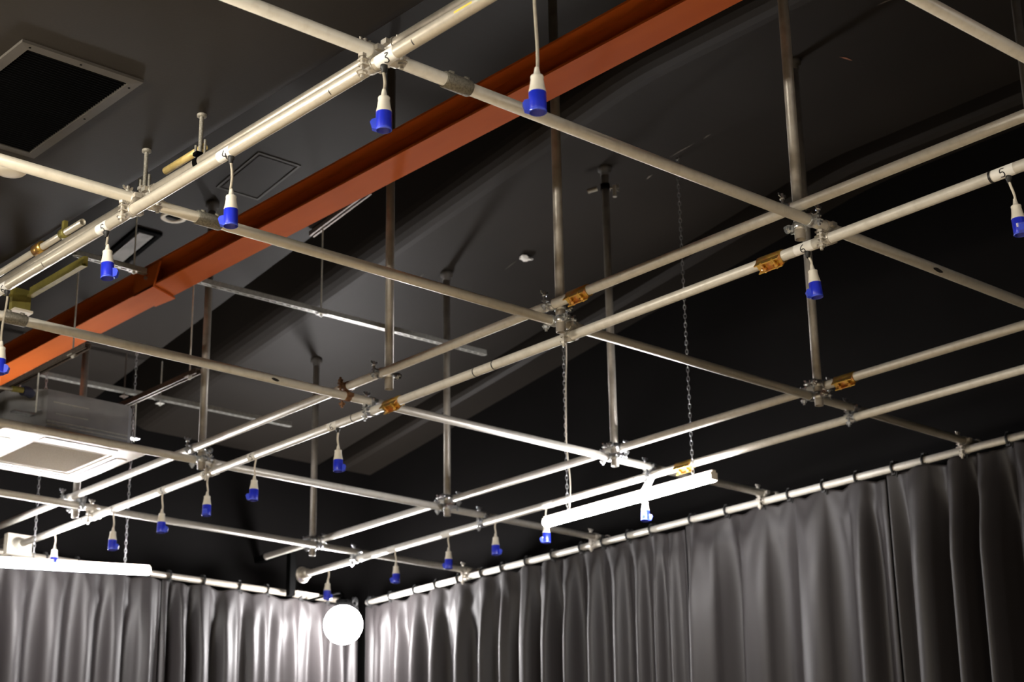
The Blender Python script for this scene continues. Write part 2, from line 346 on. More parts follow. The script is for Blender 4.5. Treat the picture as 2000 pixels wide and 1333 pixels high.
for i, (x, y, zb, zt, lab) in enumerate(cols):
    t = thing('drop_column', (x, y, zb), 'grey steel ' + lab, 'column', 'vertical drop columns from ceiling to tube grid')
    MB().pipe((x, y, zb), (x, y, zt + .02), TR, TR - .005).build('tube', 'steel', t)
    b_ = MB(); z = zt - .03
    b_.lathe((x, y, z - .03), Z_, [(TR, 0), (.029, 0), (.029, .03), (.045, .032), (.045, .08), (TR, .08)], 24)
    b_.build('ceiling_flange', 'frame', t)
    # two couplers per column: one on the row tube, one on the cross tube
    rowx = 5.61 if x < 7 else 7.68; near = min(Q.values(), key=lambda v: abs(v - y))
    sx = 1 if rowx < x else -1
    lab2 = lab.replace('hanging ', '')
    def colclamp(axis, cz, cother, extra):
        tt = thing('column_clamp', (x, y, cz), extra, 'clamp', 'silver swivel clamps at the column feet')
        a = MB(); dz = .0
        a.lathe((x, y, cz - .018), Z_, [(TR + .0006, 0), (.0285, 0), (.0285, .036), (TR + .0006, .036)], 28, loop=True)
        s_ = Vector((1, 0, 0)) if axis == 'Y' else Vector((0, 1, 0))
        h_ = Vector((0, 1, 0)) if axis == 'Y' else Vector((1, 0, 0))
        side = (Vector((x, y, cz)) - Vector(cother)); side.z = 0; side.normalize()
        tang = h_
        e = Matrix((side, tang, Z_)).transposed()
        for k in (-1, 1): a.box(Vector((x, y, cz)) + side * .04 + tang * .0105 * k, (.034, .007, .03), e)
        a.build('clamp_band', 'zinc', tt)
        bolt_set(tt, Vector((x, y, cz)) + side * .049, tang, 'zinc', True, -.04, .055)
        b2 = MB(); band(b2, cother, Vector((0, 1, 0)) if axis == 'Y' else Vector((1, 0, 0)))
        c2 = Vector(cother); lugs(b2, c2, -side, Z_, tang)
        b2.build('clamp_band', 'zinc', tt)
        bolt_set(tt, c2 - side * .049, Z_, 'zinc', True, -.04, .058)
    sh = {5.61: 'upper middle tube', 7.68: 'upper far tube'}[rowx]
    colclamp('Y', ZU + .0, (rowx, y, ZU), f'silver wing-nut clamp fixing the {sh} to the ' + {0: 'column near label 6', 1: 'centre column', 2: 'column by the rusty clamp', 3: 'column behind label 5', 4: 'column behind the cassette', 5: 'rightmost far column', 6: 'column above the right batten', 7: 'column with the long ceiling shadow', 8: 'farthest column', 9: 'column at the top right corner'}[i])
    if i != 2:
        colclamp('X', ZQ - .012, (x, near, ZQ), f'silver clamp under it fixing a cross tube to the ' + {0: 'column near label 6', 1: 'centre column', 3: 'column behind label 5', 4: 'column behind the cassette', 5: 'rightmost far column', 6: 'column above the right batten', 7: 'column with the long ceiling shadow', 8: 'farthest column', 9: 'column at the top right corner'}[i])

# short threaded hangers of the near upper tube ----------------------------
for y, lab in ((6.12, 'third cross tube'), (5.69, 'label 4')):
    t = thing('ceiling_hanger', (3.42, y, ZU), f'short upright hanger rod from upper near tube to low ceiling by the {lab}', 'hanger')
    MB().cyl((3.42, y, ZU + TR), (3.42, y, ZL), .009, 12).lathe((3.42, y, ZL - .012), Z_, [(.009, 0), (.02, .002), (.02, .012)], 16).build('rod', 'casti', t)
    a = MB(); band(a, (3.42, y, ZU), Y_, .03); a.box((3.42, y, ZU + TR + .012), (.05, .03, .014)); a.build('pipe_hook', 'dark' if y < 6 else 'cream', t)
    for s_ in (-1, 1): MB().cyl((3.42 + s_ * .0, y + s_ * .035, ZU + .02), (3.42, y + s_ * .035, ZU + .09), .006, 10).build('stud', 'casti', t)

# sleeves ----------------------------------------------------------------
for y, x0, lab in ((Q[2], 3.705, 'to the right of the 3 label'), (Q[3], 3.69, 'left of the socket under label 4'), (Q[4], 3.62, 'at the left edge above the cassette')):
    t = thing('tube_sleeve', (x0, y, ZQ), f'grey cast sleeve joining a cross tube {lab}', 'sleeve', 'grey cast sleeves on cross tubes')
    MB().lathe((x0 - .06, y, ZQ), X_, [(TR + .0005, 0), (.029, 0), (.031, .004), (.031, .116), (.029, .12), (TR + .0005, .12)], 32, loop=True).build('sleeve_body', 'casti', t)
    for k in (-1, 1):
        d = Vector((0, -.45, .9)).normalized(); c = Vector((x0 + k * .035, y, ZQ))
        MB().lathe(c + d * .028, d, [(.011, 0), (.011, .009), (.005, .009), (.005, .004), (0, .004)], 16).build('grub_screw', 'casti', t)
def brass(x, y, z, lab):
    t = thing('brass_coupler', (x, y, z), f'yellow zinc inline coupler {lab}', 'coupler', 'yellow zinc inline couplers')
    L = .135; c = Vector((x, y, z))
    a = MB(); n_ = 22; rings = []
    for yy, r_ in ((-L / 2, 0), (L / 2, 0)):
        pass
    a0, a1 = math.radians(-75), math.radians(195)   # opening faces the viewer's lower side
    prof_o = [(TR + .001 + 0 * i, a0 + (a1 - a0) * i / n_) for i in range(n_ + 1)]
    rows = []
    for yy in (-L / 2, L / 2):
        for rad in (TR + .001, TR + .006):
            rows.append([c + Vector((rad * math.cos(an + .1), yy, rad * math.sin(an + .1))) for _, an in prof_o])
    V_ = [p for r_ in rows for p in r_]; m_ = n_ + 1; fs_ = []
    for i in range(n_):
        fs_ += [(i, i + 1, 2 * m_ + i + 1, 2 * m_ + i), (m_ + i, 3 * m_ + i, 3 * m_ + i + 1, m_ + i + 1), (i, m_ + i, m_ + i + 1, i + 1), (2 * m_ + i, 2 * m_ + i + 1, 3 * m_ + i + 1, 3 * m_ + i)]
    for i in (0, n_): fs_.append((i, m_ + i, 3 * m_ + i, 2 * m_ + i))
    a.add(V_, fs_, True); a.build('half_shell', 'brass', t)
    vdir = Vector((-.62, 0, -.78)); up = Vector((-.78, 0, .62))
    e = Matrix((vdir, Y_, up)).transposed()
    for k in (-1, 1):
        MB().box(c + vdir * .034 + up * k * .021, (.03, L, .005), e).build('flange', 'brass', t)
    MB().box(c + vdir * .028, (.006, L, .038), e).build('web', 'brass', t)
    for k in (-1, 1):
        b_ = MB().lathe(c + Y_ * k * .033 + vdir * .040 - up * .016, up, [(.0, 0), (.013, 0), (.013, .012), (0, .012)], 6, smooth=False)
        b_.cyl(c + Y_ * k * .033 + vdir * .040 - up * .028, c + Y_ * k * .033 + vdir * .040 + up * .026, .006, 10)
        b_.build('bolt', 'brass', t)
brass(PX['P2'], 5.80, ZU, 'on the upper middle tube beside the centre column')
brass(PX['P3'], 4.745, ZD, 'on the lower middle tube left of label 6')
brass(PX['P3'], 7.47, ZD, 'on the lower middle tube near the rusty clamp')
brass(PX['P4'], 5.84, ZU, 'on the upper far tube at the right')
brass(PX['P5'], 7.37, ZD, 'on the lower far tube above the right batten')

# number labels and tape ---------------------------------------------------
STK = {
 '1': [[(0, .7), (.25, 1), (.25, 0)]],
 '2': [[(0, .8), (.12, .97), (.35, 1), (.5, .85), (.45, .6), (.2, .3), (0, 0), (.55, .02)]],
 '3': [[(.0, .95), (.45, 1), (.18, .62), (.42, .52), (.5, .28), (.35, .04), (.0, .08)]],
 '4': [[(.12, 1), (.0, .45), (.55, .4)], [(.42, .75), (.36, 0)]],
 '5': [[(.5, 1), (.12, 1), (.08, .6), (.35, .62), (.5, .35), (.35, .04), (.0, .06)]],
 '6': [[(.42, 1), (.15, .75), (.02, .35), (.12, .05), (.38, .02), (.5, .25), (.38, .45), (.1, .38)]],
}
def smoothpoly(p, n=5):
    out = []
    P = [Vector((*a, 0)) for a in p]
    for i in range(len(P) - 1):
        p0 = P[max(i - 1, 0)]; p1 = P[i]; p2 = P[i + 1]; p3 = P[min(i + 2, len(P) - 1)]
        for k in range(n):
            t = k / n
            out.append(.5 * ((2 * p1) + (p2 - p0) * t + (2 * p0 - 5 * p1 + 4 * p2 - p3) * t * t + (3 * p1 - p0 - 3 * p2 + p3) * t ** 3))
    out.append(P[-1]); return out
def onp(k, y, ang, r):            # point on the skin of a Y-running tube
    return Vector((PX[k] + r * math.cos(ang), y, PZ[k] + r * math.sin(ang)))
def face_ang(k, y): return math.atan2(1.6 - PZ[k], 0 - PX[k])
def label(k, y, digit, wd=.085, span=2.7, rot=None, off=0.0):
    rot = (-.45 if k == 'P1' else -.05) if rot is None else rot; off = -.012 if k == 'P1' else off
    a0 = face_ang(k, y); n_ = 22; r = TR + .0006
    mbl = MB(); vs_ = []; f_ = []
    for i in range(n_ + 1):
        an = a0 - span / 2 + span * i / n_
        for yy in (y - wd / 2, y + wd / 2): vs_.append(onp(k, yy, an, r))
    for i in range(n_): f_.append((2 * i, 2 * i + 1, 2 * i + 3, 2 * i + 2))
    mbl.add(vs_, f_, True); lb = mbl.build('number_label', 'paper', pipes[k])
    if digit:
        h = .034; mbd = MB(); r2 = r + .0008
        for st in STK[digit]:
            sp = smoothpoly(st); L, Rt = [], []
            for i, p in enumerate(sp):
                tg = (sp[min(i + 1, len(sp) - 1)] - sp[max(i - 1, 0)]); tg.z = 0
                if tg.length < 1e-6: tg = Vector((1, 0, 0))
                nrm = Vector((-tg.y, tg.x, 0)).normalized() * .065
                L.append(p + nrm); Rt.append(p - nrm)
            def mp(p):            # x: reading direction (-Y), y: up
                u_ = (p.x - .25) * 1.0; v_ = p.y - .5; u_, v_ = u_ * math.cos(rot) - v_ * math.sin(rot), u_ * math.sin(rot) + v_ * math.cos(rot)
                yy = y - u_ * h * 1.25 + off
                an = a0 - v_ * h / TR
                return onp(k, yy, an, r2)
            vv = [mp(p) for pr in zip(L, Rt) for p in pr]
            mbd.add(vv, [(2 * i, 2 * i + 1, 2 * i + 3, 2 * i + 2) for i in range(len(sp) - 1)])
        mbd.build('digit', 'ink', lb)
    return lb
def tape(k, y, wd=.006, m_='black', name='tape_band', span=6.28, cen=0):
    vs_ = []; n_ = 32; f_ = []
    a0 = face_ang(k, y) + cen
    for i in range(n_ + 1):
        an = a0 - span / 2 + span * i / n_
        for yy in (y - wd / 2, y + wd / 2): vs_.append(onp(k, yy, an, TR + .0007))
    for i in range(n_): f_.append((2 * i, 2 * i + 1, 2 * i + 3, 2 * i + 2))
    MB().add(vs_, f_, True).build(name, m_, pipes[k])
label('P1', 4.345, '3', .10); label('P1', 5.345, '4'); label('P1', 6.27, '5'); label('P1', 7.17, '6')
for y in (4.19, 4.66, 6.78): tape('P1', y, .005, 'ink', 'pen_mark', .9)
for y, c in ((3.92, .5), (3.80, .75)): tape('P1', y, .09, 'yellow', 'yellow_tape', .25, -.55)
label('P3', 3.54, '5', .10); tape('P3', 3.60, .012)
label('P3', 4.555, '6', .10)
label('P3', 8.02, '6', .09); label('P3', 8.84, '5', .08); label('P3', 9.36, '4', .08); label('P3', 9.87, '3', .09); label('P3', 10.50, '2', .09); label('P3', 10.90, '1', .09)
for y in (7.70, 7.83, 6.77, 6.62): tape('P3', y, .008)
label('P5', 7.80, '6', .10)
for y in (8.62, 9.70, 10.33, 10.62, 10.78): label('P5', y, None, .10, 3.2)

# sockets ------------------------------------------------------------------
def socket(k, y, Lc, ang, label_, dx=(0, 0), white_cable=False, near_gland=True, tilt=0):
    """mains connector on a flex hanging from the underside of row tube k"""
    p = Vector((PX[k], y, PZ[k] - TR)); o = p
    t = thing('hanging_socket', (p.x, p.y, p.z), label_, 'socket', 'blue and white sockets hanging from the tubes')
    e = p + Vector((dx[0], dx[1], -Lc))
    n_ = 10; pts_ = []
    for i in range(n_ + 1):
        u = i / n_; s_ = u * u * (3 - 2 * u)
        pts_.append(p + Vector((dx[0] * s_ + .004 * math.sin(u * 5 + y), dx[1] * s_, -Lc * u)))
    MB().tube([p + Vector((0, 0, .004))] + pts_, .0052, 10).build('cable', 'cablew' if white_cable else 'cable', t)
    if near_gland:
        g_ = MB().lathe(p + Z_ * .004, -Z_, [(.011, 0), (.013, .004), (.013, .016), (.009, .02), (.009, .03), (.006, .032)], 14)
        g_.build('cable_gland', 'black', t)
    ax = (Vector((dx[0] * .8, dx[1] * .8, -max(Lc, .05)))).normalized(); ax = (ax * .5 - Z_ * .5).normalized()
    MB().lathe(e - ax * .004, ax, [(.0062, 0), (.0085, .012), (.0115, .0275), (.019, .029), (.0205, .032), (.0205, .037), (.0195, .039), (.0225, .062), (.0262, .080), (.0270, .083), (.0270, .088), (.0, .088)], 28).build('socket_body', 'white', t)
    b0 = e + ax * .081
    sh = MB().lathe(b0, ax, [(.0262, 0), (.0272, .001), (.0272, .062), (.0262, .066), (.0238, .066), (.0232, .030), (0, .030)], 28)
    cp = sh.build('blue_shroud', 'blue', t)
    d = Vector((math.cos(ang), math.sin(ang), 0)); d = (d - ax * d.dot(ax)).normalized(); sd = ax.cross(d)
    fl = MB()
    fl.prism([b0 + d * .024 + ax * .026, b0 + d * .040 + ax * .030, b0 + d * .046 + ax * .040, b0 + d * .040 + ax * .062, b0 + d * .024 + ax * .068], sd, .026)
    fl.build('hinged_flap', 'bluelid', t)
    lid = MB().lathe(b0 + ax * .063, ax, [(.0270, -.004), (.0283, 0), (.0283, .004), (.0255, .006), (.0252, .002)], 24)
    lid.build('rim', 'bluelid', t)
    pn = MB()
    if 'small white sticker' in label_:
        v_ = (Vector((0, 0, 1.6)) - b0).normalized(); v_ = (v_ - ax * v_.dot(ax)).normalized(); w_ = ax.cross(v_)
        MB().box(b0 + v_ * .0272 + ax * .035, (.002, .022, .016), Matrix((v_, w_, ax)).transposed()).build('sticker', 'paper', t)
    for a_ in (90, 210, 330):
        c_ = b0 + ax * .030 + (d * math.cos(math.radians(a_)) + sd * math.sin(math.radians(a_))) * .012
        pn.cyl(c_, c_ + ax * .022, .003, 8)
    pn.build('contact_tube', 'bluelid', cp)
LA = math.atan2(-R.y, -R.x); RA = LA + math.pi        # towards picture left / right
socket('P1', 3.60, .325, LA, 'blue and white socket on the longest cable, hanging over the red girder', white_cable=False)
socket('P1', 4.368, .092, LA, 'blue and white socket hanging below the label 3', (.004, .004))
socket('P1', 5.315, .137, LA, 'blue and white socket hanging below the label 4', (.004, -.004))
socket('P1', 6.255, .066, RA, 'blue and white socket hanging below the label 5', (.004, -.01))
socket('P1', 7.145, .245, RA, 'blue and white socket at the left edge below near label 6', (-.004, .006))
socket('P3', 3.525, .100, LA + 1.5, 'blue and white socket at the right edge with small white sticker', (.012, -.008), True)
socket('P3', 4.545, .062, LA, 'blue and white socket hanging below label 6 at the right', (.012, -.008), True)
socket('P3', 7.98, .105, RA, 'blue and white socket below label 6 left of centre', (.003, 0), True)
socket('P3', 8.815, .108, LA, 'blue and white socket below label 5 on the middle tube', (-.005, 0), True, False)
socket('P3', 9.345, .098, LA + 1.5, 'blue and white socket below label 4 on the middle tube', (0, 0), True, False)
socket('P3', 9.88, .105, RA, 'blue and white socket below label 3 on the middle tube', (0, 0), True, False)
socket('P3', 10.50, .108, RA, 'blue and white socket above the right end of the left batten', (0, 0), True, False)
socket('P3', 11.31, .085, LA + 2, 'blue and white socket dangling in front of the left lit batten', (0, 0), True, False)
socket('P5', 7.705, .120, RA, 'blue and white socket dangling in front of the right lit batten', (-.02, 0), True, False)
socket('P5', 8.655, .085, LA, 'blue and white socket at the left tip of the right batten', (0, 0), True, False)
socket('P5', 9.175, .075, RA, 'first blue and white socket left of the right batten', (0, 0), True, False)
socket('P5', 9.685, .085, LA, 'second blue and white socket left of the right batten', (0, 0), True, False)
socket('P5', 10.30, .085, LA, 'third blue and white socket left of the right batten', (.005, 0), True, False)
socket('P5', 11.13, .080, RA, 'blue and white socket right above the bright round lamp', (-.01, 0), True, False)

# ends of the row tubes ----------------------------------------------------
t = thing('flange_end', (8.0, 11.44, ZD), 'round flange plate capping the far end of the lower far tube', 'flange')
MB().lathe((8.0, 11.40, ZD), Y_, [(TR + .001, 0), (.036, 0), (.040, .02), (.040, .07), (.034, .08)], 28).build('collar', 'cream', t)
MB().lathe((8.0, 11.475, ZD), Y_, [(.0, .0), (.062, 0), (.064, .004), (.064, .014), (0, .014)], 32).build('plate', 'cream', t)
t = thing('wall_bracket', (8.28, 12.05, 4.5), 'dark upright bracket post behind the far tube end flange', 'bracket')
MB().box((8.28, 12.05, 4.71), (.055, .055, .42)).box((8.28, 12.30, 4.88), (.055, .5, .05)).build('post', 'dark', t)
MB().box((8.42, 12.05, 4.535), (.24, .05, .02)).build('foot_plate', 'dull', t)
t = thing('junction_box', (5.78, 11.95, 4.5), 'square cream box capping the left end of the lower middle tube', 'box')
MB().box((5.79, 11.90, ZD + .005), (.19, .06, .15)).build('box', 'boxcream', t)
MB().lathe((5.78, 11.80, ZD), Y_, [(TR + .001, 0), (.036, 0), (.036, .06), (.06, .07)], 24).build('collar', 'casti', t)
MB().box((5.78, 12.26, ZD + .06), (.05, .58, .05)).build('arm', 'frame', t)
# round discs at the rail ends of the cross tubes
for q_ in (3, 4, 5, 6):
    t = thing('end_disc', (9.22, Q[q_], ZQ), f'small round grey cap ending the {qn[q_]} behind the curtain rail', 'cap', 'round end caps')
    MB().lathe((9.20, Q[q_], ZQ), X_, [(TR + .002, 0), (.031, .0), (.033, .006), (.033, .016), (.028, .022), (0, .024)], 24).build('cap', 'cream', t)
    MB().cyl((9.22, Q[q_], ZQ), (X1, Q[q_], ZQ), .012, 12).build('spigot', 'frame', t)

# amber-striped spare tube above the near pair ------------------------------
t = thing('spare_tube', (3.47, 5.6, 4.76), 'amber and silver tube tucked between near tubes and low ceiling', 'tube')
MB().pipe((3.475, 5.75, 4.765), (3.475, 6.05, 4.765), .016, .013, 20).build('painted_end', 'amber', t)
MB().pipe((3.475, 6.75, 4.765), (3.475, 8.6, 4.765), .016, .013, 20).build('tube', 'near', t)
a = MB(); a.lathe((3.475, 6.9, 4.765), Y_, [(.017, 0), (.024, 0), (.024, .04), (.017, .04)], 20); a.box((3.475, 6.92, 4.80), (.02, .02, .05)); a.build('clamp_band', 'olive', t)
MB().lathe((3.475, 7.12, 4.765), Y_, [(.017, 0), (.028, 0), (.028, .07), (.017, .07)], 20).build('coupling', 'brass', t)

# olive channel and box on the bulkhead -------------------------------------
t = thing('olive_bracket', (3.75, 7.9, 4.8), 'olive channel and box bracket below the near tube at left', 'bracket')
MB().box((3.79, 7.58, 4.83), (.022, .55, .05)).box((3.78, 7.58, 4.81), (.022, .55, .012)).build('channel', 'olive', t)
MB().box((3.765, 7.92, 4.80), (.10, .03, .12)).box((3.70, 7.93, 4.84), (.20, .05, .04)).build('box', 'olive', t)
MB().box((3.765, 7.90, 4.735), (.10, .06, .012)).build('lip', 'acwhite', t)

# ------------------------------------------------------------------ struts, rods
def strut(name, a, b_, label_, m_='strut', slots=True, wd=.041, ht=.03):
    a = Vector(a); b_ = Vector(b_); L = (b_ - a).length; d = (b_ - a).normalized(); s_ = d.cross(Z_).normalized(); u_ = s_.cross(d)
    t = thing(name, tuple(a), label_, 'channel')
    mbx = MB(); e = Matrix((d, s_, u_)).transposed(); c = (a + b_) / 2
    for k in (-1, 1): mbx.box(c + s_ * k * (wd / 2 - .0015), (L, .003, ht), e)
    mbx.box(c + u_ * (ht / 2), (L, wd, .003), e)
    if slots:
        for k in (-1, 1): mbx.box(c - u_ * (ht / 2) + s_ * k * (wd / 2 - .006), (L, .012, .003), e)
        n_ = int(L / .055)
        for i in range(n_ + 1): mbx.box(a + d * (L * i / n_) - u_ * (ht / 2), (.018, wd - .012, .003), e)
    else:
        for k in (-1, 1): mbx.box(c - u_ * (ht / 2) + s_ * k * (wd / 2 - .006), (L, .012, .003), e)
    mbx.build('channel', m_, t); return t
def rod(x, y, z0, z1, lab, r=.005, plate=True, m_='zinc'):
    m_ = 'rodsteel' if m_ == 'zinc' else m_
    t = thing('threaded_rod', (x, y, z0), lab, 'rod', 'thin hanging rods')
    MB().cyl((x, y, z0), (x, y, z1), r, 10).build('rod', m_, t)
    if plate:
        MB().box((x, y, z0 + .018), (.05, .05, .005)).lathe((x, y, z0 + .004), Z_, [(0, 0), (.011, 0), (.011, .01), (0, .01)], 6, smooth=False).build('washer_plate', m_, t)
    return t
strut('strut_channel', (4.70, 9.20, 5.70), (5.18, 9.20, 5.70), 'short slotted channel bolted to the near side of the red girder', slots=True)
strut('strut_channel', (5.43, 9.12, 5.70), (7.82, 9.06, 5.70), 'long bright slotted channel running right from the red girder')
strut('strut_channel', (5.43, 11.42, 5.70), (7.76, 11.36, 5.70), 'far slotted channel behind the air conditioning cassette')
strut('strut_channel', (4.73, 9.02, 5.07), (4.73, 11.55, 5.07), 'dark channel over the left side of the cassette', 'dstrut', False)
strut('strut_channel', (5.48, 9.02, 5.07), (5.48, 11.55, 5.07), 'brown channel over the right side of the cassette', 'dstrut', False)
strut('strut_channel', (6.43, 8.58, zc(8.58) - .03), (6.43, 9.22, zc(9.22) - .03), 'short pale channel on ceiling beyond the red girder', 'dstrut', False)
rod(4.73, 9.20, 5.04, 5.80, 'rod dropping from the short slotted channel to the left cassette channel')
rod(5.10, 9.20, 5.665, zc(9.2), 'bright rod from ceiling to the short slotted channel by the girder')
rod(5.48, 9.12, 5.04, 5.70, 'bright white rod dropping to the right cassette channel')
rod(6.43, 9.09, 5.66, zc(9.09) - .02, 'thin rod holding the middle of the long slotted channel')
rod(6.60, 11.39, 5.64, zc(11.39), 'thin rod holding the far slotted channel')
rod(6.30, 11.40, 5.64, zc(11.4), 'left thin rod behind the far slotted channel', m_='dstrut')
rod(4.73, 11.42, 5.04, 5.98, 'rod at the rear left of the cassette')
rod(5.48, 11.42, 5.04, 5.98, 'rod at the rear right of the cassette')
for x, y, l in ((4.72, 9.60, 'front left'), (5.50, 9.79, 'front right'), (5.50, 10.42, 'rear right'), (4.72, 10.42, 'rear left')):
    rod(x, y, 4.80, 5.05, f'short bolt rod holding the {l} corner of the cassette', plate=False)

# ------------------------------------------------------------------ air conditioning cassette
ac = thing('air_conditioner', (5.0, 10.02, 4.66), 'ivory ceiling cassette air conditioner with grey metal casing at left', 'air conditioner')
fx0, fx1, fy0, fy1, fz = 4.51, 5.485, 9.58, 10.46, 4.665
def rrect(x0, x1, y0, y1, r, z, n_=5):
    P = []
    for cx, cy, a0 in ((x1 - r, y0 + r, -90), (x1 - r, y1 - r, 0), (x0 + r, y1 - r, 90), (x0 + r, y0 + r, 180)):
        for i in range(n_ + 1):
            a_ = math.radians(a0 + 90 * i / n_); P.append(Vector((cx + r * math.cos(a_), cy + r * math.sin(a_), z)))
    return P
gx0, gx1, gy0, gy1 = 4.80, 5.295, 9.765, 10.275
MB().rings([rrect(fx0, fx1, fy0, fy1, .03, fz + .035), rrect(fx0, fx1, fy0, fy1, .03, fz + .01), rrect(fx0 + .01, fx1 - .01, fy0 + .01, fy1 - .01, .025, fz),
            rrect(gx0 - .035, gx1 + .035, gy0 - .035, gy1 + .035, .02, fz), rrect(gx0 - .03, gx1 + .03, gy0 - .03, gy1 + .03, .02, fz + .006),
            rrect(gx0, gx1, gy0, gy1, .012, fz + .001), rrect(gx0, gx1, gy0, gy1, .012, fz + .03)], cap=False, smooth=False).build('fascia', 'acwhite', ac)
g_ = MB().box(((gx0 + gx1) / 2, (gy0 + gy1) / 2, fz + .012), (gx1 - gx0, gy1 - gy0, .008))
for i in range(24):
    g_.box(((gx0 + gx1) / 2, gy0 + (i + .5) * (gy1 - gy0) / 24, fz + .006), (gx1 - gx0, .006, .004))
g_.build('intake_grille', 'actan', ac)
for (cx, cy, dx_, dy_, tilt) in (((gx0 + gx1) / 2, fy0 + .075, .50, .07, (1, 0)), ((gx0 + gx1) / 2, fy1 - .075, .50, .07, (-1, 0)), (fx0 + .11, (gy0 + gy1) / 2, .07, .5, (0, 1)), (fx1 - .075, (gy0 + gy1) / 2, .07, .5, (0, -1))):
    MB().box((cx, cy, fz - .0015), (dx_, dy_, .003)).build('louvre', 'acwhite', ac)
    s_ = MB()
    if dx_ > dy_: s_.box((cx, cy - .5 * dy_ - .003, fz - .001), (dx_ * .98, .006, .003))
    else: s_.box((cx - .5 * dx_ - .003, cy, fz - .001), (.006, dy_ * .98, .003))
    s_.build('louvre_slot', 'frame', ac)
bx0, bx1, by0, by1, ch = 4.64, 5.44, 9.68, 10.40, .09
octo = lambda z, k=0: [Vector(p) for p in ((bx0 + .19 - k, by0 - k, z), (bx1 - .05 + k * .5, by0 - k, z), (bx1 + k, by0 + .05, z), (bx1 + k, by1 - ch, z), (bx1 - ch, by1 + k, z), (bx0 + ch, by1 + k, z), (bx0 - k, by1 - ch, z), (bx0 - k, by0 + .19, z))]
MB().rings([octo(4.70), octo(4.745), octo(4.99)], smooth=False).build('casing', 'acmetal', ac)
for z in (4.768, 4.790): MB().box(((bx0 + .19 + bx1 - .05) / 2, by0 - .004, z), (bx1 - bx0 - .25, .008, .009)).build('casing_rib', 'strut', ac)
MB().box((bx0 + .35, by0 - .002, 4.915), (.24, .004, .006)).box((bx0 + .36, by0 - .002, 4.845), (.22, .004, .005)).build('seam', 'strut', ac)
MB().box((bx1 + .045, 9.79, 4.82), (.09, .05, .006)).box((bx0 + .05, 9.72, 4.82), (.13, .06, .008)).build('mounting_lug', 'zinc', ac)
t = thing('drain_fitting', (4.36, 9.7, 4.8), 'white plate and pipe elbow beside the cassette at left edge', 'pipe fitting')
MB().prism([(4.42, 9.66, 4.74), (4.50, 9.66, 4.74), (4.50, 9.66, 4.98), (4.46, 9.66, 5.06), (4.40, 9.66, 5.06)], Y_, .012).build('plate', 'cream', t)
MB().tube([(4.42, 9.64, 4.92), (4.55, 9.64, 4.925), (4.60, 9.64, 4.93)], .011, 14).build('pipe', 'cream', t)
MB().cyl((4.575, 9.64, 4.93), (4.645, 9.64, 4.935), .018, 16).build('olive_sleeve', 'olive', t)
MB().tube([(4.645, 9.65, 4.935), (4.69, 9.66, 4.94), (4.72, 9.69, 4.94)], .030, 16).build('insulation', 'bluegrey', t)

# ------------------------------------------------------------------ ceiling fittings
t = thing('vent_grille', (2.86, 6.0, ZL), 'large black rectangular air grille set in the low ceiling', 'vent')
gx0, gx1, gy0, gy1 = 2.62, 3.045, 5.62, 6.43; fr = .042
mbf = MB()
mbf.rings([[Vector(p) for p in ((gx0 - fr, gy0 - fr, ZL), (gx1 + fr, gy0 - fr, ZL), (gx1 + fr, gy1 + fr, ZL), (gx0 - fr, gy1 + fr, ZL))],
           [Vector(p) for p in ((gx0 - fr, gy0 - fr, ZL - .012), (gx1 + fr, gy0 - fr, ZL - .012), (gx1 + fr, gy1 + fr, ZL - .012), (gx0 - fr, gy1 + fr, ZL - .012))],
           [Vector(p) for p in ((gx0, gy0, ZL - .014), (gx1, gy0, ZL - .014), (gx1, gy1, ZL - .014), (gx0, gy1, ZL - .014))],
           [Vector(p) for p in ((gx0, gy0, ZL), (gx1, gy0, ZL), (gx1, gy1, ZL), (gx0, gy1, ZL))]], cap=False, smooth=False)
mbf.build('frame', 'frame', t)
mbs = MB().box(((gx0 + gx1) / 2, (gy0 + gy1) / 2, ZL - .001), (gx1 - gx0, gy1 - gy0, .002))
n_ = 44
for i in range(n_):
    yy = gy0 + (i + .5) * (gy1 - gy0) / n_
    mbs.box(((gx0 + gx1) / 2, yy, ZL - .008), (gx1 - gx0 - .012, .003, .010))
mbs.build('slats', 'dark', t)
for x, y in ((gx1 + .02, gy0 + .03), (gx1 + .02, 6.0), (gx0, gy0 - .02), (2.83, gy0 - .02)):
    MB().cyl((x, y, ZL - .014), (x, y, ZL - .011), .005, 10).build('screw', 'dark', t)
t = thing('smoke_detector', (3.06, 6.63, ZL), 'white round disc on the low ceiling at left edge', 'detector')
MB().lathe((3.06, 6.63, ZL), -Z_, [(.075, 0), (.075, .012), (.06, .028), (.03, .032), (0, .032)], 36).build('body', 'acwhite', t)
t = thing('downlight', (5.54, 9.51, zc(9.51)), 'white round downlight in high ceiling behind the near tubes', 'downlight')
zz = zc(9.51)
MB().lathe((5.54, 9.51, zz), -Z_, [(.085, -.02), (.085, .012), (.075, .018), (.055, .01), (.05, -.03)], 36).build('trim_ring', 'acwhite', t)
MB().lathe((5.54, 9.51, zz), -Z_, [(.052, .004), (0, .004)], 24).build('baffle', 'dark', t)
def ceilpanel(name, x0, x1, y0, y1, lab, fm, im, fw=.03, drop=.012, gap=True):
    t = thing(name, ((x0 + x1) / 2, (y0 + y1) / 2, zc((y0 + y1) / 2)), lab, 'vent' if 'vent' in name else 'hatch')
    def ring(k, dz): return [Vector((x, y, zc(y) - dz)) for x, y in ((x0 - k, y0 - k), (x1 + k, y0 - k), (x1 + k, y1 + k), (x0 - k, y1 + k))]
    MB().rings([ring(fw, 0), ring(fw, drop), ring(0, drop), ring(0, .001)], cap=False, smooth=False).build('frame', fm, t)
    MB().rings([ring(-.012, .003), ring(-.012, drop * .9)], smooth=False).build('panel', im, t)
    return t
